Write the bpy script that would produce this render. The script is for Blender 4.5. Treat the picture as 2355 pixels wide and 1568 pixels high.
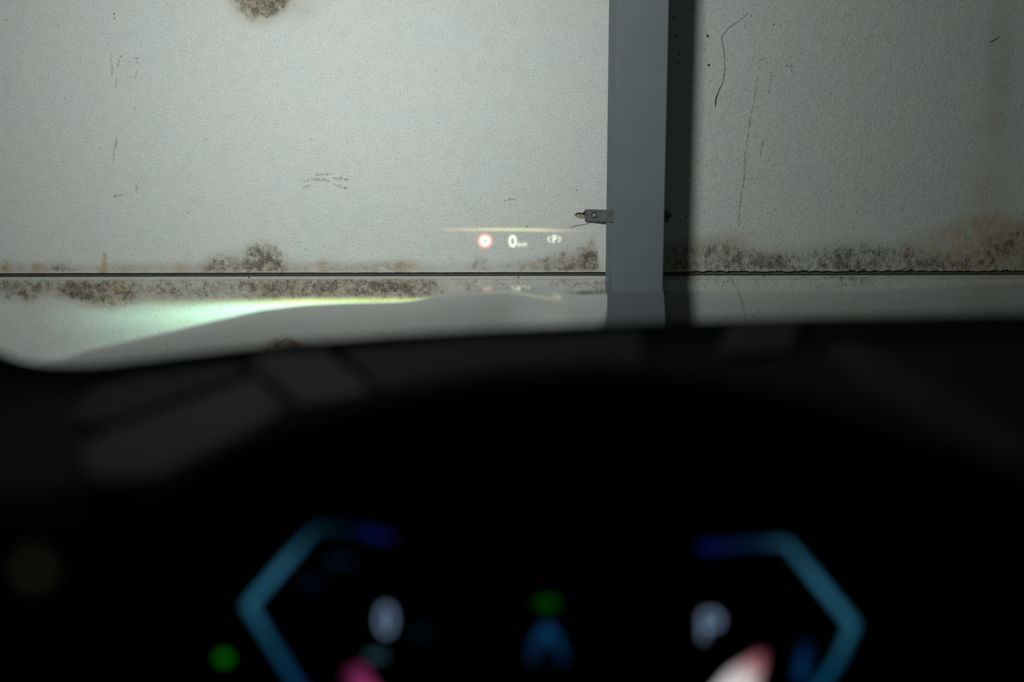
import bpy, bmesh, math, random
import numpy as np
from mathutils import Vector, Matrix, noise
random.seed(4); rng = np.random.default_rng(4)
for o in list(bpy.data.objects): bpy.data.objects.remove(o)
SC = bpy.context.scene

# ---------------------------------------------------------------- camera
W, H, LENS = 2355, 1568, 50.0
F = LENS/36*W
EYE = Vector((0, 0, 1.25)); PITCH = math.radians(13.0); ROLL = math.radians(0.12)
cd = bpy.data.cameras.new('camera'); cam = bpy.data.objects.new('camera', cd)
SC.collection.objects.link(cam); SC.camera = cam
cd.lens = LENS; cd.sensor_width = 36; cd.clip_start = .02
ROT = Matrix.Rotation(math.pi/2-PITCH, 3, 'X') @ Matrix.Rotation(-ROLL, 3, 'Z')
cam.matrix_world = Matrix.Translation(EYE) @ ROT.to_4x4()
cd.dof.use_dof = True; cd.dof.focus_distance = 4.22; cd.dof.aperture_fstop = 2.8
RI = ROT.transposed()

# ---------------------------------------------------------------- world, lights, exposure
w = bpy.data.worlds.new('night_garage_air'); SC.world = w; w.use_nodes = True
w.node_tree.nodes['Background'].inputs[0].default_value = (.80, 1.0, .93, 1)
w.node_tree.nodes['Background'].inputs[1].default_value = .06
SC.view_settings.view_transform = 'Standard'; SC.view_settings.look = 'None'
SC.view_settings.exposure = 0; SC.view_settings.gamma = 1; SC.view_settings.use_curve_mapping = False
SC.cycles.max_bounces = 6; SC.cycles.use_denoising = True
SC.cycles.sample_clamp_indirect = 3

def spot(name, loc, target, power, col, angle, blend, size):
    l = bpy.data.lights.new(name, 'SPOT'); o = bpy.data.objects.new(name, l); SC.collection.objects.link(o)
    l.energy = power; l.color = col; l.spot_size = math.radians(angle); l.spot_blend = blend; l.shadow_soft_size = size
    o.location = loc; o.rotation_euler = (Vector(target)-Vector(loc)).to_track_quat('-Z', 'Y').to_euler()
    return o
work = spot('work_lamp', (-.60, 1.25, 2.05), (-.45, 4.2, .97), 432, (.965, 1, .968), 150, .4, .18)
beam = spot('headlamp_beam', (-.45, 2.32, .62), (-.45, 4.2, .62), 430, (.66, 1, .80), 120, .2, .012)
bl = beam.data; bl.use_nodes = True; nt = bl.node_tree
def mathn(nt, op, a, b=None, c=None, clamp=False):
    n = nt.nodes.new('ShaderNodeMath'); n.operation = op; n.use_clamp = clamp
    for i, v in enumerate((a, b, c)):
        if v is None: continue
        if isinstance(v, (int, float)): n.inputs[i].default_value = v
        else: nt.links.new(v, n.inputs[i])
    return n.outputs[0]
wl = work.data; wl.use_nodes = True; wn = wl.node_tree          # reflector: bright middle, soft rim
wtc = wn.nodes.new('ShaderNodeTexCoord'); wsx = wn.nodes.new('ShaderNodeSeparateXYZ'); wn.links.new(wtc.outputs['Normal'], wsx.inputs[0])
t2 = mathn(wn, 'DIVIDE', mathn(wn, 'SUBTRACT', 1, mathn(wn, 'MULTIPLY', wsx.outputs[2], wsx.outputs[2])), mathn(wn, 'MULTIPLY', wsx.outputs[2], wsx.outputs[2]))
g = mathn(wn, 'DIVIDE', mathn(wn, 'ADD', 1, t2), mathn(wn, 'ADD', 1, mathn(wn, 'MULTIPLY', t2, 4.7)))
wn.links.new(mathn(wn, 'MULTIPLY', g, g), wn.nodes['Emission'].inputs[1])
em = nt.nodes['Emission']; tc = nt.nodes.new('ShaderNodeTexCoord'); sx = nt.nodes.new('ShaderNodeSeparateXYZ')
nt.links.new(tc.outputs['Normal'], sx.inputs[0])
az = mathn(nt, 'ABSOLUTE', sx.outputs[2])
el = mathn(nt, 'DIVIDE', sx.outputs[1], az)      # elevation slope of the ray
ax = mathn(nt, 'DIVIDE', sx.outputs[0], az)      # sideways slope
BEAM_EL, BEAM_AX = el, ax

# ---------------------------------------------------------------- helpers
def P(px, py, d):
    """world point seen at photo pixel (px,py) lying d metres ahead of the eye"""
    v = ROT @ Vector(((px-W/2)/F, -(py-H/2)/F, -1)); v *= d/v.y
    return EYE+v
def pix(X, Y, Z):
    R = np.array(RI); q = np.stack([X-EYE.x, Y-EYE.y, Z-EYE.z], -1) @ R.T
    return W/2+F*q[..., 0]/-q[..., 2], H/2-F*q[..., 1]/-q[..., 2]
def mat(name, col=(.5, .5, .5), rough=.6, metal=0, spec=.5, **k):
    m = bpy.data.materials.new(name); m.use_nodes = True; b = m.node_tree.nodes['Principled BSDF']
    b.inputs['Base Color'].default_value = (*col, 1); b.inputs['Roughness'].default_value = rough
    b.inputs['Metallic'].default_value = metal; b.inputs['Specular IOR Level'].default_value = spec
    for a, v in k.items(): b.inputs[a].default_value = v
    return m
def grain(m, scale, amt, bump=0, dist=.0005):
    """gentle procedural colour grain and relief"""
    nt = m.node_tree; b = nt.nodes['Principled BSDF']; tc = nt.nodes.new('ShaderNodeTexCoord')
    n = nt.nodes.new('ShaderNodeTexNoise'); n.inputs['Scale'].default_value = scale; n.inputs['Detail'].default_value = 5
    nt.links.new(tc.outputs['Object'], n.inputs['Vector'])
    mx = nt.nodes.new('ShaderNodeMixRGB'); mx.blend_type = 'MULTIPLY'; mx.inputs[0].default_value = amt
    mx.inputs[1].default_value = b.inputs['Base Color'].default_value
    r = nt.nodes.new('ShaderNodeValToRGB'); r.color_ramp.elements[0].position = .3; r.color_ramp.elements[1].position = .7
    nt.links.new(n.outputs[0], r.inputs[0]); nt.links.new(r.outputs[0], mx.inputs[2]); nt.links.new(mx.outputs[0], b.inputs['Base Color'])
    if bump:
        bp = nt.nodes.new('ShaderNodeBump'); bp.inputs['Strength'].default_value = bump; bp.inputs['Distance'].default_value = dist
        nt.links.new(n.outputs[0], bp.inputs['Height']); nt.links.new(bp.outputs[0], b.inputs['Normal'])
    return m
def emis(name, col, st=1, add=False):
    m = bpy.data.materials.new(name); m.use_nodes = True; nt = m.node_tree; nt.nodes.clear()
    e = nt.nodes.new('ShaderNodeEmission'); e.inputs[0].default_value = (*col, 1); e.inputs[1].default_value = st
    o = nt.nodes.new('ShaderNodeOutputMaterial')
    if add:
        t = nt.nodes.new('ShaderNodeBsdfTransparent'); a = nt.nodes.new('ShaderNodeAddShader')
        nt.links.new(e.outputs[0], a.inputs[0]); nt.links.new(t.outputs[0], a.inputs[1]); nt.links.new(a.outputs[0], o.inputs[0])
    else: nt.links.new(e.outputs[0], o.inputs[0])
    return m
def vemis(name, st=1, add=False):
    """emission whose colour comes from the 'glow' colour attribute"""
    m = emis(name, (1, 1, 1), st, add); nt = m.node_tree
    a = nt.nodes.new('ShaderNodeAttribute'); a.attribute_name = 'glow'
    e = [n for n in nt.nodes if n.type == 'EMISSION'][0]; nt.links.new(a.outputs['Color'], e.inputs[0])
    return m
def mesh(name, vs, fs, m, parent=None, smooth=False):
    me = bpy.data.meshes.new(name); me.from_pydata([tuple(v) for v in vs], [], fs); me.update()
    if smooth:
        for p in me.polygons: p.use_smooth = True
    o = bpy.data.objects.new(name, me); SC.collection.objects.link(o)
    if m: me.materials.append(m)
    if parent: o.parent = parent
    return o
def glow(o, cols):
    a = o.data.color_attributes.new('glow', 'FLOAT_COLOR', 'POINT')
    a.data.foreach_set('color', np.array([(*c, 1) for c in cols], float).ravel())
def tag(o, label=None, cat=None, group=None, kind=None):
    for k, v in (('label', label), ('category', cat), ('group', group), ('kind', kind)):
        if v: o[k] = v
    return o
def empty(name, loc=(0, 0, 0)):
    o = bpy.data.objects.new(name, None); SC.collection.objects.link(o); o.location = loc; return o
def kids(parent):
    """children are modelled in world space: keep them there under the placed parent"""
    mi = Matrix.Translation(parent.location).inverted()
    for c in parent.children: c.matrix_parent_inverse = mi
def box(name, lo, hi, m, parent=None, bev=.002, seg=2):
    bm = bmesh.new(); bmesh.ops.create_cube(bm, size=1)
    for v in bm.verts:
        v.co = Vector([(lo[i]+hi[i])/2+v.co[i]*(hi[i]-lo[i]) for i in range(3)])
    if bev: bmesh.ops.bevel(bm, geom=list(bm.edges), offset=bev, segments=seg, profile=.5, affect='EDGES')
    me = bpy.data.meshes.new(name); bm.to_mesh(me); bm.free(); me.materials.append(m)
    for p in me.polygons: p.use_smooth = False
    o = bpy.data.objects.new(name, me); SC.collection.objects.link(o)
    if parent: o.parent = parent
    return o
def grid_faces(nr, nc, off=0, flip=False):
    f = []
    for r in range(nr-1):
        for c in range(nc-1):
            a = off+r*nc+c; q = (a, a+1, a+nc+1, a+nc)
            f.append(q[::-1] if flip else q)
    return f
def solid_grid(name, pts, thick, m, parent=None, smooth=True, flip=False):
    """pts [r][c] surface grid + thickness vector -> closed slab"""
    nr, nc = len(pts), len(pts[0]); t = Vector(thick)
    vs = [Vector(p) for r in pts for p in r]; n = len(vs); vs += [v+t for v in vs]
    fs = grid_faces(nr, nc, 0, flip)+grid_faces(nr, nc, n, not flip)
    ring = [c for c in range(nc)]+[r*nc+nc-1 for r in range(1, nr)]+[(nr-1)*nc+c for c in range(nc-2, -1, -1)]+[r*nc for r in range(nr-2, 0, -1)]
    for i in range(len(ring)):
        a, b = ring[i], ring[(i+1) % len(ring)]
        fs.append((b, a, a+n, b+n) if not flip else (a, b, b+n, a+n))
    o = mesh(name, vs, fs, m, parent)
    if smooth:
        for p in o.data.polygons[:2*(nr-1)*(nc-1)]: p.use_smooth = True
    return o

# ---------------------------------------------------------------- concrete wall
WY = 4.2                                   # distance of the wall face
def mold_maps(px, py):
    """stain densities at photo-plane places of the wall: dark, brown, rust, pale"""
    S = lambda e0, e1, x: (lambda t: t*t*(3-2*t))(np.clip((x-e0)/(e1-e0+1e-9), 0, 1))
    B = lambda cx, cy, rx, ry, p=1.0: np.exp(-(((px-cx)/rx)**2+((py-cy)/ry)**2)**p)
    j = np.interp(px, [0, 1385, 2355], [629, 625, 625])
    dark = np.zeros_like(px); brown = np.zeros_like(px); rust = np.zeros_like(px)
    # growth standing on the joint, left of the column
    X = [0, 30, 60, 90, 120, 150, 200, 235, 270, 330, 400, 455, 480, 520, 555, 572, 600, 632, 652, 680, 720, 742, 770, 810, 860, 900, 930, 970, 1030, 1080, 1095, 1112, 1130, 1170, 1210, 1250, 1290, 1320, 1345, 1362, 1372, 1379, 1390]
    T = [600, 598, 608, 606, 598, 600, 612, 606, 606, 612, 604, 604, 590, 584, 578, 560, 556, 562, 584, 598, 606, 592, 602, 610, 606, 600, 596, 612, 616, 610, 588, 592, 612, 606, 600, 592, 580, 576, 562, 552, 562, 600, 626]
    A = [.40, .40, .35, .38, .62, .66, .45, .38, .50, .20, .22, .30, .60, .62, .62, .78, .84, .86, .70, .42, .34, .48, .50, .38, .40, .50, .42, .26, .30, .40, .55, .60, .46, .52, .58, .62, .68, .70, .78, .84, .70, .3, 0]
    top = np.interp(px, X, T)-6; amp = np.interp(px, X, A)
    up = (py < j)
    d = amp*S(-14, 16, py-top)*(.55+.45*S(0, 40, py-top))*(1-.55*S(-9, 0, py-j))
    L = (px < 1396)
    dark += np.where(up & L, d, 0)
    brown += np.where(up & L, d*.95*np.interp(px, [0, 90, 120, 230, 300, 450, 520, 600, 640, 700, 900, 1000, 1130, 1250, 1390], [.5, .5, .2, .3, .8, 1, 1, .7, .35, .9, 1, .8, .5, 1, .9]), 0)
    # pale ochre veil in the thin places
    V = [0, 60, 240, 330, 420, 650, 720, 800, 930, 1000, 1080]
    brown += np.where(up & L, S(0, 24, py-(j-34))*np.interp(px, V+[1390], [.5, .5, .25, .55, .45, .5, .45, .5, .6, .3, .2, .3]), 0)
    for cx, rx, t, a in ((14, 9, 600, .7), (84, 9, 605, .8), (240, 6, 586, .8), (236, 16, 612, .6), (412, 20, 606, .4), (735, 14, 600, .35), (930, 25, 598, .35)):
        rust += np.where(up, a*np.exp(-((px-cx)/rx)**4)*S(-6, 6, py-t), 0)
    # band under the joint, left
    lo = np.interp(px, [0, 60, 120, 200, 260, 330, 420, 520, 600, 700, 820, 900, 1000, 1100, 1200, 1390], [696, 704, 690, 712, 720, 700, 706, 696, 700, 694, 700, 700, 700, 690, 690, 690])
    amp = np.interp(px, [0, 60, 120, 180, 240, 300, 350, 430, 520, 570, 640, 690, 740, 800, 870, 930, 1000, 1030, 1060, 1150, 1240, 1390], [.66, .78, .6, .84, .72, .66, .52, .50, .56, .62, .80, .76, .84, .72, .80, .84, .60, .30, .42, .34, .36, .46])
    dn = ~up
    d = amp*(1-S(-34, 10, py-lo))*S(8, 24, py-j)
    dark += np.where(dn & L, d, 0)
    brown += np.where(dn & L, d*np.interp(px, [0, 200, 400, 600, 900, 1000, 1100, 1400], [.35, .7, .7, 1, 1, .8, .3, .2])+.28*(1-S(-20, 6, py-lo)), 0)
    rust += np.where(dn, .75*B(262, 665, 26, 18)+.35*B(70, 668, 20, 12)+.45*B(205, 700, 18, 9)+.35*B(610, 665, 18, 14)+.4*B(690, 655, 16, 12)+.3*B(160, 660, 30, 12), 0)
    # patch at the top edge of the frame, with its brown halo
    r = np.sqrt(((px-597)/80)**2+((py+26)/84)**2)
    dark += np.where(up, 1.0*(1-S(.5, 1.12, r)), 0)+np.where(up, .22*B(650, 15, 50, 24), 0)
    brown += np.where(up, 1.0*(1-S(.5, 1.25, r))+.35*B(690, 15, 45, 34), 0)
    # right panels: broad band of growth
    R = ~L
    X = [1520, 1600, 1650, 1690, 1730, 1760, 1800, 1850, 1900, 1950, 2000, 2050, 2090, 2130, 2180, 2230, 2290, 2355]
    T = [548, 540, 538, 540, 556, 562, 560, 556, 548, 544, 546, 552, 548, 560, 566, 560, 520, 500]
    A = [.60, .62, .62, .76, .72, .84, .70, .52, .66, .80, .78, .72, .84, .66, .60, .62, .62, .62]
    top = np.interp(px, X, T); amp = np.interp(px, X, A)
    d = amp*S(-16, 34, py-top)*(.55+.45*S(0, 45, py-top))*(1-.45*S(-10, 0, py-j))
    dark += np.where(up & R, d, 0)
    brown += np.where(up & R, S(-14, 24, py-top)*np.interp(px, [1520, 1700, 1850, 1950, 2100, 2355], [.62, .62, .25, .35, .30, .5]), 0)
    # rust bleed on the far right
    t2 = np.interp(px, [2040, 2100, 2170, 2230, 2290, 2355], [560, 534, 510, 492, 484, 500])
    rust += np.where(up, S(-16, 30, py-t2)*np.interp(px, [2030, 2100, 2180, 2260, 2355], [0, .38, .7, .8, .72]), 0)
    rust += np.where(up, .42*B(2270, 455, 50, 70)+.3*B(1715, 540, 60, 12)+.30*B(2285, 275, 22, 34)+.2*B(2250, 290, 12, 12), 0)
    brown += np.where(up, .34*B(2300, 120, 34, 120, 2)+.22*B(2290, 300, 45, 110), 0)
    dark += np.where(up, .12*B(2290, 10, 30, 24)+.08*B(1900, 420, 160, 60)+.06*B(2050, 460, 90, 60), 0)
    dark += np.where(dn & R, .22+.26*B(1930, 648, 70, 18)+.2*B(1680, 650, 90, 14), 0)
    brown += np.where(dn & R, .10+.3*S(2100, 2300, px), 0)
    # scuffs, scattered spots
    return [np.clip(a, 0, 1) for a in (dark, brown, rust)]

def concrete(name, tint=(1, 1, 1), seed=0.0, vertical=1.0):
    m = bpy.data.materials.new(name); m.use_nodes = True; nt = m.node_tree; b = nt.nodes['Principled BSDF']
    b.inputs['Roughness'].default_value = .93; b.inputs['Specular IOR Level'].default_value = .0
    L = nt.links.new
    tc = nt.nodes.new('ShaderNodeTexCoord'); mp = nt.nodes.new('ShaderNodeMapping')
    mp.inputs['Location'].default_value = (seed, seed*.7, seed*.3); mp.inputs['Scale'].default_value = (1, 1, vertical)
    L(tc.outputs['Object'], mp.inputs['Vector'])
    def nz(scale, det=4, rough=.6, src=mp):
        n = nt.nodes.new('ShaderNodeTexNoise'); n.inputs['Scale'].default_value = scale
        n.inputs['Detail'].default_value = det; n.inputs['Roughness'].default_value = rough
        L(src.outputs[0], n.inputs['Vector']); return n.outputs[0]
    def at(n):
        a = nt.nodes.new('ShaderNodeAttribute'); a.attribute_name = n; return a.outputs['Fac']
    def mr(v, a, b2, c=0, d=1):
        n = nt.nodes.new('ShaderNodeMapRange'); n.interpolation_type = 'SMOOTHSTEP'
        L(v, n.inputs[0])
        for i, x in enumerate((a, b2, c, d)): n.inputs[i+1].default_value = x
        return n.outputs[0]
    def mix(f, a, c, mode='MIX'):
        n = nt.nodes.new('ShaderNodeMixRGB'); n.blend_type = mode
        for i, v in enumerate((f, a, c)):
            if isinstance(v, (int, float)): n.inputs[i].default_value = v
            elif isinstance(v, tuple): n.inputs[i].default_value = (*v, 1)
            else: L(v, n.inputs[i])
        return n.outputs[0]
    M = lambda *a, **k: mathn(nt, *a, **k)
    T = lambda c: tuple(c[i]*tint[i] for i in range(3))
    big = nz(5.5, 3, .5); mid = nz(38, 4, .62); fine = nz(190, 4, .7); speck = nz(330, 2, .5)
    col = mix(mr(big, .40, .60), T((.568, .590, .582)), T((.585, .592, .568)))
    col = mix(mr(mid, .30, .62, .22, 0), col, T((.42, .45, .43)))
    col = mix(mr(fine, .30, .54, .50, 0), col, T((.30, .33, .31)))
    pore = nz(140, 1, .3)
    col = mix(mr(pore, .245, .285, .50, 0), col, T((.20, .22, .20)))
    # soft brown / rust veils, then dark speckled growth
    br = M('MULTIPLY', at('brown'), mr(M('ADD', M('MULTIPLY', mid, .6), M('MULTIPLY', fine, .5)), .36, .66, .25, 1), clamp=True)
    col = mix(M('MULTIPLY', br, .85), col, T((.33, .265, .19)))
    ru = M('MULTIPLY', at('rust'), mr(M('ADD', M('MULTIPLY', mid, .7), M('MULTIPLY', fine, .35)), .34, .62, .25, 1), clamp=True)
    col = mix(M('MULTIPLY', ru, .80), col, T((.40, .26, .12)))
    dk = M('MULTIPLY', at('dark'), mr(nz(34, 3, .6), .36, .64, .78, 1.22), clamp=True); n2 = nz(62, 5, .68); n3 = nz(230, 3, .75)
    v = M('ADD', M('MULTIPLY', n2, .55), M('MULTIPLY', n3, .45))            # around .5
    th = M('SUBTRACT', .80, M('MULTIPLY', dk, .46))
    s1 = M('MULTIPLY', M('SUBTRACT', M('ADD', v, .0), th), 9, clamp=True)
    th2 = M('SUBTRACT', .66, M('MULTIPLY', dk, .30))
    s2 = M('MULTIPLY', M('SUBTRACT', v, th2), 6, clamp=True)
    gate = M('MULTIPLY', mr(dk, .02, .2), .74)
    col = mix(M('MULTIPLY', M('MULTIPLY', dk, dk), .42), col, T((.27, .24, .20)))
    col = mix(M('MULTIPLY', s2, gate), col, T((.17, .14, .105)))
    s3 = M('MULTIPLY', M('SUBTRACT', M('ADD', M('MULTIPLY', speck, .6), M('MULTIPLY', n2, .4)), M('SUBTRACT', .66, M('MULTIPLY', dk, .19))), 14, clamp=True)
    col = mix(M('MULTIPLY', s3, M('MULTIPLY', mr(dk, .03, .3), .85)), col, T((.075, .068, .058)))
    pale = M('MULTIPLY', mr(nz(120, 2, .5), .63, .70), mr(dk, .25, .6))
    col = mix(M('MULTIPLY', pale, .6), col, T((.56, .54, .47)))
    L(col, b.inputs['Base Color'])
    bp = nt.nodes.new('ShaderNodeBump'); bp.inputs['Strength'].default_value = .9; bp.inputs['Distance'].default_value = .0032
    h = M('ADD', M('MULTIPLY', nz(125, 3, .55), 1.0), M('MULTIPLY', fine, .35)); L(h, bp.inputs['Height']); L(bp.outputs[0], b.inputs['Normal'])
    return m
M_CON_L = concrete('pale_concrete', (1, 1, 1), 0)
M_CON_R = concrete('weathered_concrete', (.86, .89, .87), 3.1, .75)
M_JOINT = grain(mat('joint_filler', (.085, .086, .075), .9), 60, .3)
M_GAP = mat('joint_shadow_gap', (.004, .004, .004), 1, spec=0)

wall = tag(empty('wall_back', (0, WY, 0)), kind='structure')
colx = P(1470, 300, 3.9).x
jz = P(700, 627.0, WY).z                 # lower edge of the upper panels
def add_maps(o):
    n = len(o.data.vertices); co = np.empty(n*3); o.data.vertices.foreach_get('co', co); co = co.reshape(-1, 3)
    px, py = pix(co[:, 0], np.full(n, WY), co[:, 2])
    for nm, a in zip(('dark', 'brown', 'rust'), mold_maps(px, py)):
        if nm == 'dark': a = np.clip(a, 0, 1)**.72
        if nm == 'brown': a = np.clip(a*1.2, 0, 1)
        at = o.data.attributes.new(nm, 'FLOAT', 'POINT'); at.data.foreach_set('value', a.astype(float))
def coords(a, b, fa, fb, step, coarse=.2):
    """fine steps inside fa..fb, coarse ones outside"""
    l = []
    if fa > a: l += list(np.arange(a, fa, coarse))
    l += list(np.arange(max(a, fa), min(b, fb), step))
    if fb < b: l += list(np.arange(fb, b, coarse))
    return l+[b]
def panel(x0, x1, prof, m, ragged=0, seed=0):
    """precast panel: prof = list of (y,z) down its face; closed with a back"""
    xs = coords(x0, x1, -1.62, 1.62, .006); nr = len(prof); nc = len(xs); pts = []
    for r, (y, z, rg) in enumerate(prof):
        row = []
        for x in xs:
            dz = 0
            if rg: dz = rg*(abs(noise.noise(Vector((x*28, seed, 3))))+.6*abs(noise.noise(Vector((x*90, seed, 7)))))
            row.append((x, y, z+dz))
        pts.append(row)
    o = solid_grid('panel', pts, (0, .14, 0), m, wall, smooth=False, flip=False)
    add_maps(o); return o
def zs(a, b, lo, hi, step=.006):
    return [z for z in coords(a, b, lo, hi, step)]
top = 2.9
upz = sorted(set(zs(jz+.004, top, jz+.004, 1.30)), reverse=True)
gx = .0022
for (a, b, m, rg, sd) in ((-3.6, colx-gx, M_CON_L, .0010, 1), (colx+gx, 4.2, M_CON_R, .0062, 5)):
    panel(a, b, [(WY, z, 0) for z in upz]+[(WY, jz, rg), (WY+.004, jz-.0005, rg)], m, seed=sd)
    o = box('joint_strip', (a, WY+.012, jz-.0105), (b, WY+.05, jz+.05), M_JOINT, wall, 0)
    box('joint_gap', (a, WY+.022, jz-.0145), (b, WY+.06, jz-.0103), M_GAP, wall, 0)
    lz = sorted(set(zs(.0, jz-.0245, .20, jz-.0245)), reverse=True)
    panel(a, b, [(WY+.012, jz-.0138, .0), (WY+.0005, jz-.0205, .0), (WY, jz-.0215, 0), (WY+.0022, jz-.0222, .0008), (WY, jz-.0232, 0)]+[(WY, z, 0) for z in lz], m, seed=sd+2)

# thin surface marks: cracks, rust drips, scuffs
M_CRACK = mat('crack_dark', (.025, .026, .024), 1, spec=0)
def decal_mat(name, col, scale, lo, hi, alpha=1.0):
    m = mat(name, col, 1, spec=0); nt = m.node_tree; b = nt.nodes['Principled BSDF']
    tc = nt.nodes.new('ShaderNodeTexCoord'); n = nt.nodes.new('ShaderNodeTexNoise'); n.inputs['Scale'].default_value = scale; n.inputs['Detail'].default_value = 3
    mr = nt.nodes.new('ShaderNodeMapRange'); mr.inputs[1].default_value = lo; mr.inputs[2].default_value = hi; mr.inputs[4].default_value = alpha
    nt.links.new(tc.outputs['Object'], n.inputs['Vector']); nt.links.new(n.outputs[0], mr.inputs[0]); nt.links.new(mr.outputs[0], b.inputs['Alpha'])
    return m
M_DRIP = decal_mat('rust_drip_dashes', (.36, .29, .18), 130, .42, .58, .62)
M_OCHRE = decal_mat('ochre_drip', (.50, .40, .25), 120, .42, .64, .7)
M_SCUFF = decal_mat('grey_scuff', (.24, .25, .23), 190, .46, .62, .6)
def ribbon(name, pts, widths, m, jit=0, y=WY-.0006, parent=wall):
    """mark following photo places on the wall, width in px"""
    q = [P(a, b, WY) for a, b in pts]; path = []; wd = []
    for i in range(len(q)-1):
        n = max(2, int((q[i+1]-q[i]).length/.006))
        for k in range(n):
            t = k/n; path.append(q[i].lerp(q[i+1], t)); wd.append(widths[i]*(1-t)+widths[i+1]*t)
    path.append(q[-1]); wd.append(widths[-1]); vs = []; fs = []
    for i, p in enumerate(path):
        a = path[max(0, i-1)]; c = path[min(len(path)-1, i+1)]; t = (c-a).normalized(); n = Vector((-t.z, 0, t.x))
        off = n*noise.noise(Vector((i*.7, p.x*9, p.z*9)))*jit*.0013; h = wd[i]*.0013/2*(1+.5*noise.noise(Vector((i*.9, 3, p.z))))
        for s in (-1, 1): vs.append((p.x+off.x+n.x*h*s, y, p.z+off.z+n.z*h*s))
    for i in range(len(path)-1): fs.append((2*i, 2*i+1, 2*i+3, 2*i+2))
    return mesh(name, vs, fs, m, parent)
ribbon('crack', [(1722, 30), (1700, 48), (1678, 62), (1663, 80), (1659, 88), (1664, 110), (1666, 140), (1667, 165), (1662, 190), (1652, 212), (1647, 225), (1645, 245)], [.5, .8, 1, 1, 1.1, 1.2, 1.1, 1.2, 1.3, 1.8, 2.6, 2.6], M_CRACK, 1.0)
ribbon('crack', [(1309, 524), (1325, 519), (1348, 515), (1362, 511)], [.8, 1.1, 1.3, .9], M_CRACK, .8)
ribbon('crack', [(2276, 97), (2288, 92), (2298, 84)], [1.6, 2.4, 1.2], M_CRACK, 1.0)
ribbon('rust_streak', [(1748, 152), (1738, 205), (1728, 260), (1719, 318), (1713, 360), (1711, 410), (1704, 450), (1700, 490), (1699, 520)], [3, 3.5, 3.2, 3.5, 3.5, 4.5, 3.5, 3.5, 3], M_DRIP, .6)
ribbon('rust_streak', [(1775, 165), (1771, 190), (1769, 215)], [3, 3, 2], M_DRIP, .6)
ribbon('rust_streak', [(1756, 322), (1751, 340), (1748, 366)], [7, 4, 2], M_DRIP, .6)
for pts, wd in (([(257, 122), (256, 145), (258, 172)], [2, 5, 6]), ([(276, 130), (272, 148), (270, 155)], [4, 5, 4]), ([(268, 176), (266, 205)], [4, 3]), ([(268, 312), (267, 330), (262, 352), (261, 370)], [3, 6, 4, 2]), ([(313, 422), (315, 443)], [3, 6]), ([(241, 578), (240, 606)], [8, 7])):
    ribbon('ochre_drip', pts, wd, M_OCHRE, .5)
for pts, wd in (([(314, 132), (316, 146)], [5, 5]), ([(317, 158), (310, 180)], [4, 3]), ([(309, 245), (311, 256)], [4, 3]), ([(258, 452), (282, 449)], [3, 6]),
                ([(694, 420), (715, 412), (735, 412), (760, 416)], [3, 5, 9, 5]), ([(722, 403), (745, 400), (765, 400)], [3, 5, 3]), ([(765, 410), (785, 411), (803, 414)], [4, 7, 5]),
                ([(695, 432), (712, 427)], [4, 6]), ([(765, 422), (788, 431), (800, 433)], [3, 7, 3]), ([(1158, 461), (1175, 457), (1192, 460)], [3, 5, 3]), ([(1806, 152), (1822, 148)], [6, 6]), ([(1818, 150), (1822, 168)], [8, 3]),
                ([(1746, 138), (1760, 136)], [5, 5]), ([(1702, 411), (1745, 411)], [2, 1]), ([(1602, 498), (1609, 490)], [2, 3]), ([(2282, 505), (2288, 493)], [4, 3])):
    ribbon('scuff_mark', pts, wd, M_SCUFF, .6)
def spot_mark(px, py, r):
    c = P(px, py, WY); n = 7
    mesh('pit', [(c.x, WY-.0007, c.z)]+[(c.x+math.cos(k/n*6.283)*r*.0013*random.uniform(.7, 1.2), WY-.0006, c.z+math.sin(k/n*6.283)*r*.0013*random.uniform(.7, 1.3)) for k in range(n)], [(0, i+1, (i+1) % n+1) for i in range(n)], M_CRACK, wall)
for a in ((263, 32, 1.6), (263, 43, 1.5), (277, 129, 1.3), (1326, 437, 1.6), (1213, 521, 1.5), (1628, 83, 3), (1630, 150, 3), (1578, 498, 2.2), (1549, 41, 2), (1555, 83, 2.5), (1562, 124, 2), (1559, 145, 2), (1592, 104, 1.8), (1780, 56, 1.5), (1756, 634, 1.8), (1945, 655, 1.8), (1727, 37, 1.2), (572, 637, 1.6), (1192, 637, 1.5), (466, 223, 1), (474, 320, 1), (148, 225, 1)): spot_mark(*a)
# broken edge of the panel beside the left clip
def poly(name, pts, y, m, parent, d=WY):
    q = [P(a, b, d) for a, b in pts]
    return mesh(name, [(p.x, y, p.z) for p in q], [tuple(range(len(q)))], m, parent)
poly('chipped_spot', [(1320, 494), (1326, 490), (1332, 488), (1340, 490), (1346, 482), (1350, 486), (1350, 503), (1341, 500), (1334, 503), (1328, 499)], WY-.0006, M_CRACK, wall)
poly('chipped_spot', [(1322, 495), (1329, 492), (1336, 492), (1344, 495), (1349, 498), (1346, 503), (1338, 502), (1330, 501)], WY-.0011, grain(mat('chipped_core', (.36, .31, .24), 1), 300, .6), wall)

kids(wall)
# ---------------------------------------------------------------- garage shell
M_FLOOR = grain(mat('garage_floor_concrete', (.36, .36, .34), .8), 12, .4)
fl = box('floor', (-3.6, -2.6, -.12), (4.2, WY+.14, 0), M_FLOOR, None, 0); tag(fl, kind='structure')

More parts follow.
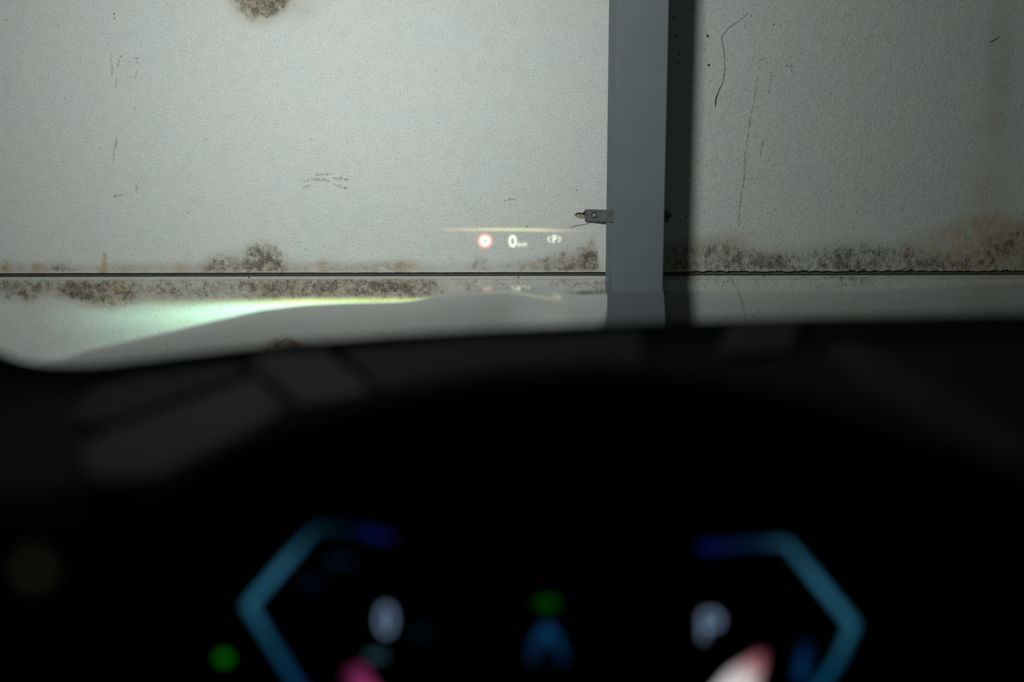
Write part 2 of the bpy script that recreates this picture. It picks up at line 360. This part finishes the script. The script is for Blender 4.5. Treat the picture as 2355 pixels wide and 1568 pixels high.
# ---------------------------------------------------------------- steel column
M_STEEL = grain(mat('grey_painted_steel', (.116, .135, .149), .55, spec=.35), 9, .10)
yf, yr = 3.865, WY-.012
fL, fR = P(1414, 300, yf).x, P(1532.5, 300, yf).x
col = tag(empty('steel_column', ((fL+fR)/2, (yf+yr)/2, 0)), 'tall grey painted steel I-beam column standing against the stained concrete wall', 'column')
ht = 2.9
box('front_flange', (fL, yf, 0), (fR, yf+.0115, ht), M_STEEL, col, .003, 3)
box('rear_flange', (fL+.0015, yr-.0115, 0), (fR+.0015, yr, ht), M_STEEL, col, .003, 3)
box('web', ((fL+fR)/2-.004, yf+.0110, 0), ((fL+fR)/2+.004, yr-.0110, ht), M_STEEL, col, 0)
q = P(1400, 650, yr-.0115)
s = mesh('weld_spot', [], [], M_STEEL, col); bm = bmesh.new()
bmesh.ops.create_uvsphere(bm, u_segments=16, v_segments=8, radius=1)
for v in bm.verts: v.co = Vector((q.x-.002+v.co.x*.009, yr-.0120+v.co.y*.003, q.z+v.co.z*.020))
bm.to_mesh(s.data); bm.free()
kids(col)

# clips that hold the panels to the column
M_CLIP = grain(mat('galvanised_clip', (.115, .117, .112), .6, .25), 55, .5)
M_BOLT = mat('zinc_bolt', (.42, .45, .44), .35, .85)
M_RUBY = decal_mat('clip_rust', (.20, .14, .09), 70, .38, .62, .8)
def clip(x0p, x1p, y0p, y1p, bolt, label, sgn):
    a, b = P(x0p, y1p, WY-.02), P(x1p, y0p, WY-.02)
    c = tag(empty('panel_clip', ((a.x+b.x)/2, WY-.01, a.z)), label, 'clip', 'steel clips fixing the wall panels to the column')
    ya, yb = (WY-.0085, WY-.030) if sgn > 0 else (WY-.030, WY-.0085)
    bm = bmesh.new(); bmesh.ops.create_cube(bm, size=1)
    for v in bm.verts:
        yy = (ya if v.co.x < 0 else yb)+(.007 if v.co.y > 0 else 0)
        v.co = Vector((a.x if v.co.x < 0 else b.x, yy, a.z if v.co.z < 0 else b.z))
    bmesh.ops.bevel(bm, geom=list(bm.edges), offset=.0018, segments=3, profile=.5, affect='EDGES')
    me = bpy.data.meshes.new('plate'); bm.to_mesh(me); bm.free(); me.materials.append(M_CLIP)
    o = bpy.data.objects.new('plate', me); SC.collection.objects.link(o); o.parent = c
    # lip bent back over the flange at the column end
    xe = b.x if sgn > 0 else a.x
    box('hook_lip', (xe-.006, WY-.031, a.z+.001), (xe+.001, WY-.0125, b.z-.001) if sgn > 0 else (xe+.006, WY-.0125, b.z-.001), M_CLIP, c, .001)
    if bolt:
        p = P(bolt[0], bolt[1], WY-.03); by = WY-.0150
        for nm, r, n, d0, d1 in (('washer', .0095, 24, .0, .0028), ('bolt_head', .0068, 6, .0026, .0095), ('bolt_end', .0036, 16, .0090, .0125)):
            bm = bmesh.new(); bmesh.ops.create_cone(bm, cap_ends=True, segments=n, radius1=r, radius2=r*.93, depth=d1-d0)
            bmesh.ops.transform(bm, matrix=Matrix.Translation((p.x, by-(d0+d1)/2, p.z)) @ Matrix.Rotation(math.pi/2, 4, 'X') @ Matrix.Rotation(.3, 4, 'Z'), verts=bm.verts)
            me = bpy.data.meshes.new(nm); bm.to_mesh(me); bm.free(); me.materials.append(M_BOLT if nm != 'washer' else mat('dark_washer', (.03, .03, .03), .6))
            o = bpy.data.objects.new(nm, me); SC.collection.objects.link(o); o.parent = c
    kids(c); return c
clip(1345.5, 1410, 482.5, 510.5, (1367, 496), 'grey steel clip with a bolt reaching from the bright wall panel to the column', 1)
rc = clip(1484, 1539.5, 485, 512, None, 'dark shaded steel clip end showing behind the right edge of the column', -1)

p, q_ = P(1539, 485, WY-.012), P(1548, 497, WY-.012); p2 = P(1539, 509, WY-.012)
tp = mesh('pointed_tab', [(p.x-.006, WY-.011, p.z-.004), (q_.x, WY-.011, q_.z), (p2.x-.006, WY-.011, p2.z+.004), (p.x-.006, WY-.002, p.z-.004), (q_.x, WY-.002, q_.z), (p2.x-.006, WY-.002, p2.z+.004)], [(0, 2, 1), (3, 4, 5), (0, 1, 4, 3), (1, 2, 5, 4), (2, 0, 3, 5)], M_CLIP, rc)
kids(rc)

# ---------------------------------------------------------------- the car
M_PAINT = mat('dark_grey_car_paint', (.012, .012, .011), .08, spec=.5)
b = M_PAINT.node_tree.nodes['Principled BSDF']
b.inputs['Coat Weight'].default_value = 1; b.inputs['Coat IOR'].default_value = 1.33; b.inputs['Coat Roughness'].default_value = .01
b.inputs['Base Color'].default_value = (.012, .011, .010, 1); b.inputs['Metallic'].default_value = .0; b.inputs['Roughness'].default_value = .25; b.inputs['Specular IOR Level'].default_value = .0
M_PLASTIC = mat('black_soft_plastic', (.003, .003, .0032), .85, spec=.03)
M_DASH = grain(mat('black_dash_skin', (.004, .0043, .0046), .8, spec=.07), 500, .3, .2)
M_SHEEN = mat('dash_sheen', (.0058, .0072, .0085), .72, spec=.44)  # lighter, glossier dash black that imitates the grey sheen
M_SHEEN_FAINT = mat('dash_sheen_faint', (.005, .0058, .0066), .75, spec=.18)  # fainter version of the imitated dash sheen
car = tag(empty('car', (.4, 1.0, 0)), 'dark car parked facing the wall, seen from its driver seat with lit instruments', 'car')

# bonnet: crest profile across the car, falling away to the front and sides
CX = [120, 200, 300, 400, 500, 600, 700, 800, 900, 945, 1000, 1060, 1110, 1160, 1200, 1240, 1270, 1300, 1330, 1365, 1400, 1500, 1700, 1900, 2050, 2130, 2200, 2280, 2355, 2500, 2900, 3400]
CY = [832, 806, 783, 760, 736, 713, 701, 696, 694, 692, 680, 670, 664, 660, 657, 655, 658, 664, 669, 670, 669.5, 668.5, 668, 668, 666, 661, 657.5, 656, 657, 660, 662, 690]
CD = 2.1
def crest(px):
    ys = np.interp([px-20, px-8, px, px+8, px+20], CX, CY); return float(ys.mean())
cpx = list(np.arange(100, 3400, 20)); SL, KC, TC = .030, 1.15, .08
def bz(x, d): return .829-.016*((x-.36)/.75)**2+SL*(2.2-d)
cols = []
for px in cpx:
    cy = crest(px); lo, hi = 1.2, 2.6
    for _ in range(40):
        d = (lo+hi)/2; p = P(px, cy, d)
        if p.z > bz(p.x, d)-.008: lo = d
        else: hi = d
    cols.append((p.x, lo, (EYE.z-p.z)/lo, float(np.interp(px, [700, 1150, 1275], [.14, .09, .045])), float(np.interp(px, [700, 1000, 1175, 1275], [.088, .076, .080, .140]))))
dcs = np.convolve(np.pad([c[1] for c in cols], 2, 'edge'), [.1, .2, .4, .2, .1], 'valid')
ts = [.95, .8, .65, .52, .4, .3, .22, .16, .11, .07, .04, .02, .01, .003, 0, -.01, -.02, -.04, -.07, -.11, -.16]
rows = []
for t in ts:
    row = []
    for (x, _, a0, k, s0), dc in zip(cols, dcs):
        d = max(1.14, dc-t); tt = dc-d; zc = EYE.z-a0*dc; tc_ = (s0-.02)/(2*k)
        row.append((x, d, zc+(a0*tt-2.2*tt*tt if tt < 0 else s0*tt-k*tt*tt if tt < tc_ else s0*tc_-k*tc_*tc_+.02*(tt-tc_))))
    rows.append(row)
solid_grid('bonnet', rows, (0, 0, -.012), M_PAINT, car, flip=False)
# headlamp housing under the bonnet's left corner, lit
M_LAMPGLASS = mat('headlamp_lens', (.9, .95, 1), .05, **{'Transmission Weight': 1.0})
hl = box('headlamp', (-.56, 2.16, .54), (-.34, 2.24, .68), mat('headlamp_housing', (.02, .02, .02), .4), car, .02, 4)

# dashboard
EX = [-260, -120, 0, 50, 100, 160, 220, 280, 400, 550, 700, 900, 1100, 1300, 1500, 1800, 2100, 2355, 2700, 3300]
EYP = [650, 740, 812, 829, 838, 841, 839, 833, 817, 799, 785, 769, 757, 747, 740, 731, 725, 721, 720, 725]
DE = 1.05
exs = [P(a, b_, DE).x for a, b_ in zip(EX, EYP)]; ezs = [P(a, b_, DE).z for a, b_ in zip(EX, EYP)]
def dash_z(x, d):
    return float(np.interp(x, exs, ezs))-.008*min(1, (DE-d)/.03 if d < DE else 0)+.085*max(0, DE-.04-d)
dxs = list(np.linspace(exs[0], exs[-1], 110))
rows = [[(x, d, dash_z(x, d)-(.05 if d > DE+.02 else .0)) for x in dxs] for d in (1.10, DE, 1.045, 1.03, 1.0, .95, .9, .8, .7, .665, .66)]
rows.append([(x, .655, dash_z(x, .66)-.012) for x in dxs])
dash = solid_grid('dashboard', rows[::-1], (0, .02, -.012), M_DASH, car, flip=False)
def on_dash(px, py):
    lo, hi = .5, DE
    f = lambda d: (lambda p: p.z-dash_z(p.x, d))(P(px, py, d))
    if f(lo) < 0: return P(px, py, lo)
    for _ in range(40):
        m_ = (lo+hi)/2
        if f(m_) > 0: lo = m_
        else: hi = m_
    return P(px, py, lo)
def pad(name, pts, m, lift=.003):  # raised facet added to shape a patch of grey sheen on the dash
    q = [on_dash(*p) for p in pts]; n = len(q)
    c = sum(q, Vector())/n; vs = [c+(p-c)*.97+Vector((0, 0, lift)) for p in q]+[p-Vector((0, 0, .004)) for p in q]
    fs = [tuple(range(n))]+[(i, (i+1) % n, n+(i+1) % n, n+i) for i in range(n)]
    o = mesh(name, vs, fs, m, dash); bm = bmesh.new(); bm.from_mesh(o.data); bmesh.ops.recalc_face_normals(bm, faces=bm.faces); bm.to_mesh(o.data); bm.free()
    return o
pad('sheen_patch', [(150, 985), (215, 900), (330, 868), (545, 842), (575, 868), (430, 915), (250, 985)], M_SHEEN_FAINT)
pad('sheen_patch', [(170, 1060), (250, 1000), (450, 925), (590, 872), (660, 945), (600, 990), (360, 1110), (220, 1120)], M_SHEEN)
pad('sheen_patch', [(560, 845), (600, 822), (745, 812), (835, 880), (850, 915), (690, 945)], M_SHEEN)
pad('sheen_patch', [(775, 812), (1100, 785), (1480, 768), (1490, 860), (1100, 880), (870, 905)], M_SHEEN_FAINT)
pad('sheen_patch_right', [(1675, 752), (1840, 746), (1822, 815), (1640, 830)], M_SHEEN)  # added facet imitating a brighter sheen patch on the right
pad('sheen_band', [(1862, 757), (2355, 742), (2360, 762), (1868, 782)], M_SHEEN_FAINT)  # added strip imitating a thin band of sheen along the dash
pad('sheen_patch', [(1890, 800), (1960, 790), (2130, 880), (2340, 1010), (2400, 1060), (2360, 1100), (2170, 1010), (1960, 890)], M_SHEEN_FAINT)

# arched hood over the instruments, its screen below
HX = [-60, 60, 117, 230, 350, 460, 560, 680, 794, 940, 1100, 1250, 1400, 1550, 1700, 1850, 2000, 2150, 2300, 2420, 2560]
HY = [1640, 1450, 1400, 1240, 1128, 1062, 1010, 962, 932, 898, 872, 858, 853, 860, 880, 912, 960, 1020, 1090, 1160, 1280]
rows = []
for d, dz in ((.80, -.05), (.70, -.018), (.645, -.003), (.62, 0), (.60, -.004), (.592, -.014), (.60, -.026), (.68, -.028), (.76, -.03)):
    rows.append([(P(a, b_, .62).x, d, P(a, b_, .62).z+dz) for a, b_ in zip(HX, HY)])
hood = solid_grid('instrument_hood', rows, (0, 0, -.006), M_PLASTIC, car, flip=True)
DS = .78
clu = mesh('instrument_screen', [], [], mat('screen_black_glass', (.0008, .0008, .0016), .35, spec=.1), car)
a, b2 = P(300, 1040, DS), P(2250, 1040, DS); z0 = P(1200, 1900, DS).z
bm = bmesh.new(); bmesh.ops.create_cube(bm, size=1)
for v in bm.verts: v.co = Vector((a.x if v.co.x < 0 else b2.x, DS+.001 if v.co.y < 0 else DS+.03, z0 if v.co.z < 0 else a.z))
bmesh.ops.bevel(bm, geom=list(bm.edges), offset=.006, segments=2, profile=.5, affect='EDGES'); bm.to_mesh(clu.data); bm.free()
wallp = box('dash_lower', (-.75, .83, .45), (1.2, .86, .99), M_PLASTIC, car, .01)
M_GLOW = vemis('screen_glow', .62)
def sp(px, py, k=0): return P(px, py, DS-.001-k*.0006)
def stroke(name, pts, w_, cols, k=0, parent=clu):
    """lit line on the screen: pts px, width px, one colour per point"""
    path = []; cc = []
    for i in range(len(pts)-1):
        n = 8
        for j in range(n):
            t = j/n; path.append((pts[i][0]*(1-t)+pts[i+1][0]*t, pts[i][1]*(1-t)+pts[i+1][1]*t)); cc.append([cols[i][c]*(1-t)+cols[i+1][c]*t for c in range(3)])
    path.append(pts[-1]); cc.append(cols[-1]); vs = []; gl = []
    ws = w_ if isinstance(w_, (list, tuple)) else [w_]*len(pts)
    for i, p in enumerate(path):
        a = path[max(0, i-1)]; c = path[min(len(path)-1, i+1)]; t = Vector((c[0]-a[0], c[1]-a[1])).normalized()
        h = np.interp(i/(len(path)-1)*(len(pts)-1), range(len(pts)), ws)/2
        for s in (-1, 1): vs.append(sp(p[0]-t.y*h*s, p[1]+t.x*h*s, k)); gl.append(cc[i])
    o = mesh(name, vs, [(2*i, 2*i+1, 2*i+3, 2*i+2) for i in range(len(path)-1)], M_GLOW, parent); glow(o, gl); return o
def disc(name, cx, cy, rx, ry, colr, k=0, parent=clu, d=None, n=28, edge=1.0):
    f = (lambda a, b_: P(a, b_, d)) if d else (lambda a, b_: sp(a, b_, k))
    vs = [f(cx, cy)]+[f(cx+rx*math.cos(t/n*6.2832), cy+ry*math.sin(t/n*6.2832)) for t in range(n)]
    o = mesh(name, vs, [(0, i+1, (i+1) % n+1) for i in range(n)], M_GLOW, parent); glow(o, [colr]+[[c*edge for c in colr]]*n); return o
LB, DB, NV = (.045, .19, .33), (.008, .08, .15), (.004, .018, .16)
stroke('gauge_arc', [(905, 1243), (860, 1228), (800, 1218), (726, 1216), (655, 1295), (571, 1392), (625, 1480), (700, 1600)], [16, 16, 7, 9, 17, 20, 18, 18],
       [(.018, .004, .05), (.004, .012, .13), (.002, .014, .035), (.008, .06, .10), (.04, .20, .34), (.03, .17, .28), (.01, .085, .17), (.004, .05, .16)])
stroke('gauge_arc', [(1612, 1258), (1665, 1256), (1730, 1250), (1808, 1248), (1880, 1335), (1962, 1437), (1925, 1520), (1870, 1600)], [16, 15, 12, 14, 18, 20, 18, 18],
       [(.003, .012, .14), (.008, .012, .10), (.004, .03, .08), (.025, .12, .20), (.04, .21, .35), (.03, .17, .28), (.01, .10, .18), (.002, .08, .2)])
DG = (.42, .58, .86)
def ring(name, cx, cy, rx, ry, w_, colr, parent=clu, k=0):
    n = 32; return stroke(name, [(cx+rx*math.cos(t/n*6.2832), cy+ry*math.sin(t/n*6.2832)) for t in range(n+1)], w_, [colr]*(n+1), k, parent)
ring('speed_digit', 888, 1425, 13, 29, 9, (.26, .40, .62))
stroke('gear_letter', [(1618, 1470), (1618, 1412), (1642, 1410), (1654, 1422), (1650, 1438), (1620, 1442)], 10, [(.25, .38, .56)]*6)
stroke('unit_text', [(845, 1508), (885, 1508)], 14, [(.035, .10, .13)]*2)
disc('green_lamp_icon', 515, 1513, 15, 12, (.004, .22, .004))
disc('green_ready_icon', 1258, 1388, 26, 10, (.002, .085, .002))
stroke('car_icon', [(1222, 1520), (1238, 1470), (1258, 1448), (1280, 1470), (1296, 1520)], [22, 20, 26, 20, 22], [(.002, .018, .05), (.004, .04, .11), (.006, .07, .20), (.004, .04, .11), (.002, .018, .05)])
stroke('gauge_needle', [(790, 1570), (822, 1545), (850, 1610)], [14, 40, 60], [(.05, .004, .03), (.20, .025, .10), (.42, .06, .2)])
stroke('gauge_needle', [(1756, 1500), (1735, 1530), (1705, 1570), (1680, 1620)], [12, 46, 80, 110], [(.25, .03, .10), (.55, .24, .26), (1.0, .95, .95), (1.1, 1.1, 1.1)])
stroke('menu_text', [(690, 1340), (740, 1338)], 16, [(.003, .008, .02)]*2)
stroke('menu_text', [(750, 1292), (810, 1292)], 16, [(.004, .012, .03)]*2)
stroke('menu_text', [(945, 1455), (985, 1455)], 18, [(.002, .010, .018)]*2)
stroke('menu_text', [(1855, 1480), (1840, 1560)], 26, [(.002, .012, .05), (.004, .05, .16)])
disc('lit_door_switch', 78, 1310, 30, 30, (.042, .055, .032), d=.40, parent=car, edge=.3)
sw = box('door_switch_panel', (P(-160, 1312, .41).x, .402, P(0, 1500, .41).z), (P(200, 1312, .41).x, .44, P(0, 1215, .41).z), M_PLASTIC, car, .006)

# pillars, roof and doors that keep the cabin dark; steering column stub out of sight
M_TRIM = mat('dark_headliner', (.02, .02, .022), .9, spec=.1)
def slab(name, quad, t, m): return solid_grid(name, [[quad[0], quad[1]], [quad[3], quad[2]]], t, m, car, smooth=False)
xl, xr = -.50, 1.32
slab('left_pillar', [(-.60, 1.15, .95), (-.68, 1.15, .95), (-.60, .30, 1.52), (-.52, .30, 1.52)], (0, -.03, -.06), M_TRIM)
slab('right_pillar', [(1.40, 1.15, .95), (1.48, 1.15, .95), (1.40, .30, 1.52), (1.32, .30, 1.52)], (0, -.03, -.06), M_TRIM)
slab('roof', [(-.56, .34, 1.50), (1.36, .34, 1.50), (1.34, -1.6, 1.48), (-.54, -1.6, 1.48)], (0, 0, .04), M_TRIM)
slab('left_door', [(-.62, 1.0, .90), (-.62, -1.5, .98), (-.62, -1.5, .30), (-.62, 1.0, .30)], (-.05, 0, 0), M_TRIM)
slab('right_door', [(1.44, 1.0, .90), (1.44, -1.5, .98), (1.44, -1.5, .30), (1.44, 1.0, .30)], (.05, 0, 0), M_TRIM)
# windscreen
mg = bpy.data.materials.new('windscreen_glass'); mg.use_nodes = True; nt = mg.node_tree; nt.nodes.clear()
t = nt.nodes.new('ShaderNodeBsdfTransparent'); t.inputs[0].default_value = (.975, .985, .98, 1)
g = nt.nodes.new('ShaderNodeBsdfGlossy'); g.inputs['Roughness'].default_value = .0; fr = nt.nodes.new('ShaderNodeFresnel'); fr.inputs[0].default_value = 1.33
x = nt.nodes.new('ShaderNodeMixShader'); o_ = nt.nodes.new('ShaderNodeOutputMaterial')
nt.links.new(fr.outputs[0], x.inputs[0]); nt.links.new(t.outputs[0], x.inputs[1]); nt.links.new(g.outputs[0], x.inputs[2]); nt.links.new(x.outputs[0], o_.inputs[0])
rows = []
for k in range(9):
    v = k/8; y = 1.13-.80*v; z = .965+.535*v
    rows.append([(-.60+.08*v+(2.0-.16*v)*u, y-.06*(abs(u-.5)*2)**2, z) for u in np.linspace(0, 1, 15)])
mesh('windscreen', [p for r in rows for p in r], grid_faces(9, 15), mg, car, True)

# head-up display: the virtual picture the windscreen shows beyond the glass
HD = 2.7
M_HUD = vemis('head_up_light', 1, add=True)
hud = empty('head_up_display', (P(1180, 540, HD))); hud.parent = car
def hp(px, py): return P(px, py, HD)
def hstrip(name, pts, ws, cols, soft=.45):
    """light line with soft rims"""
    path = []; cc = []; wv = []
    for i in range(len(pts)-1):
        for j in range(6):
            t = j/6; path.append((pts[i][0]*(1-t)+pts[i+1][0]*t, pts[i][1]*(1-t)+pts[i+1][1]*t)); cc.append([cols[i][c]*(1-t)+cols[i+1][c]*t for c in range(3)]); wv.append(ws[i]*(1-t)+ws[i+1]*t)
    path.append(pts[-1]); cc.append(cols[-1]); wv.append(ws[-1]); vs = []; gl = []
    for i, p in enumerate(path):
        a = path[max(0, i-1)]; c = path[min(len(path)-1, i+1)]; t = Vector((c[0]-a[0], c[1]-a[1])).normalized()
        for s, m_ in ((-1, 0), (-soft, 1), (soft, 1), (1, 0)):
            h = wv[i]/2*s; vs.append(hp(p[0]-t.y*h, p[1]+t.x*h)); gl.append([x*m_ for x in cc[i]])
    fs = [(4*i+k, 4*i+k+1, 4*i+k+5, 4*i+k+4) for i in range(len(path)-1) for k in range(3)]
    o = mesh(name, vs, fs, M_HUD, hud); glow(o, gl); return o
OR, YG = (.36, .25, .08), (.33, .42, .02)
hstrip('status_bar', [(1003, 528), (1040, 527.6), (1090, 527.4), (1140, 527.6), (1190, 528), (1240, 528.6), (1290, 530), (1345, 532)], [7, 8, 9, 10, 10, 10, 9, 7],
       [(0, 0, 0), (.22, .13, .06), (.36, .24, .10), (.42, .38, .14), (.40, .42, .14), (.46, .36, .14), (.26, .15, .09), (0, 0, 0)])
def hdisc(name, cx, cy, prof):
    n = 36; vs = [hp(cx, cy)]; gl = [prof[0][1]]
    for r, c in prof[1:]:
        for t in range(n): vs.append(hp(cx+r*math.cos(t/n*6.2832), cy+r*math.sin(t/n*6.2832))); gl.append(c)
    fs = [(0, i+1, (i+1) % n+1) for i in range(n)]
    for k in range(len(prof)-2): fs += [(1+k*n+i, 1+(k+1)*n+i, 1+(k+1)*n+(i+1) % n, 1+k*n+(i+1) % n) for i in range(n)]
    o = mesh(name, vs, fs, M_HUD, hud); glow(o, gl); return o
hdisc('speed_limit_sign', 1115.5, 554, [(0, (.46, .44, .36)), (3, (.52, .50, .42)), (9, (1.0, .9, .85)), (12.0, (.95, .72, .65)), (13.5, (.75, .10, .06)), (16.5, (.70, .06, .04)), (18.5, (0, 0, 0))])
WH = (.62, .62, .42)
n = 28; hstrip('speed_digit', [(1179+6.6*math.copysign(abs(math.cos(t/n*6.2832))**.8, math.cos(t/n*6.2832)), 554.3+11.2*math.sin(t/n*6.2832)) for t in range(n+1)], [7.5]*(n+1), [(.85, .85, .66)]*(n+1), .6)
def htext(name, body, cx, cy, hpx, colr, wscale=1.0):
    cu = bpy.data.curves.new(name, 'FONT'); cu.body = body; cu.align_x = 'CENTER'; cu.align_y = 'CENTER'; cu.size = 1; cu.offset = .02
    t = bpy.data.objects.new('tmp', cu); SC.collection.objects.link(t)
    me = bpy.data.meshes.new_from_object(t.evaluated_get(bpy.context.evaluated_depsgraph_get())); bpy.data.objects.remove(t)
    for v in me.vertices: v.co = hp(cx+v.co.x*hpx*wscale, cy-v.co.y*hpx)
    o = bpy.data.objects.new(name, me); SC.collection.objects.link(o); me.materials.clear(); me.materials.append(M_HUD); o.parent = hud
    glow(o, [colr]*len(me.vertices)); return o
htext('speed_unit', 'km/h', 1201, 562, 11.5, (1.0, 1.0, .78), .95)
AC = (.72, .73, .54)
hstrip('assist_symbol', [(1265, 543), (1260, 549.5), (1265, 557)], [4.5]*3, [AC]*3)
hstrip('assist_symbol', [(1272.5, 559), (1272.5, 542), (1278, 542.5), (1278.5, 549), (1273, 550.5)], [5]*5, [(.85, .86, .66)]*5)
hstrip('assist_symbol', [(1284, 543), (1289, 549.5), (1284, 557)], [4.5]*3, [AC]*3)
kids(hud)
hud.matrix_parent_inverse = Matrix.Translation(car.location).inverted()
kids(car); hud.matrix_parent_inverse = Matrix.Translation(car.location).inverted()

# headlamp pattern: sharp cut-off, brightest just under it, yellow rim
nt = bl.node_tree; M = lambda *a, **k: mathn(nt, *a, **k)
HLZ = 0.62; cut_slope = (P(850, 686, WY).z-HLZ)/(WY-2.32)
def mrn(v, a, b_, c, d):
    n = nt.nodes.new('ShaderNodeMapRange'); n.interpolation_type = 'SMOOTHSTEP'; nt.links.new(v, n.inputs[0])
    for i, x_ in enumerate((a, b_, c, d)): n.inputs[i+1].default_value = x_
    return n.outputs[0]
sx_ = lambda px: (P(px, 700, WY).x+.45)/(WY-2.32)
below = M('SUBTRACT', cut_slope, BEAM_EL)            # >0 under the cut-off
soft = mrn(BEAM_AX, sx_(250), sx_(760), .030, .0035)
edge = M('DIVIDE', below, soft, clamp=True)
hor = M('MULTIPLY', mrn(BEAM_AX, sx_(40), sx_(700), .0, 1.0), mrn(BEAM_AX, sx_(1000), sx_(1180), 1, 0))
fall = mrn(below, .0, .075, 1, .30)
nt.links.new(M('MULTIPLY', M('MULTIPLY', edge, hor), fall), em.inputs[1])
cr = nt.nodes.new('ShaderNodeValToRGB'); e_ = cr.color_ramp.elements
e_[0].position = 0; e_[0].color = (1, .70, .05, 1); e_[1].position = 1; e_[1].color = (.80, 1, .86, 1)
m1 = cr.color_ramp.elements.new(.45); m1.color = (1, .97, .22, 1)
nt.links.new(M('DIVIDE', below, .011, clamp=True), cr.inputs[0]); nt.links.new(cr.outputs[0], em.inputs[0])
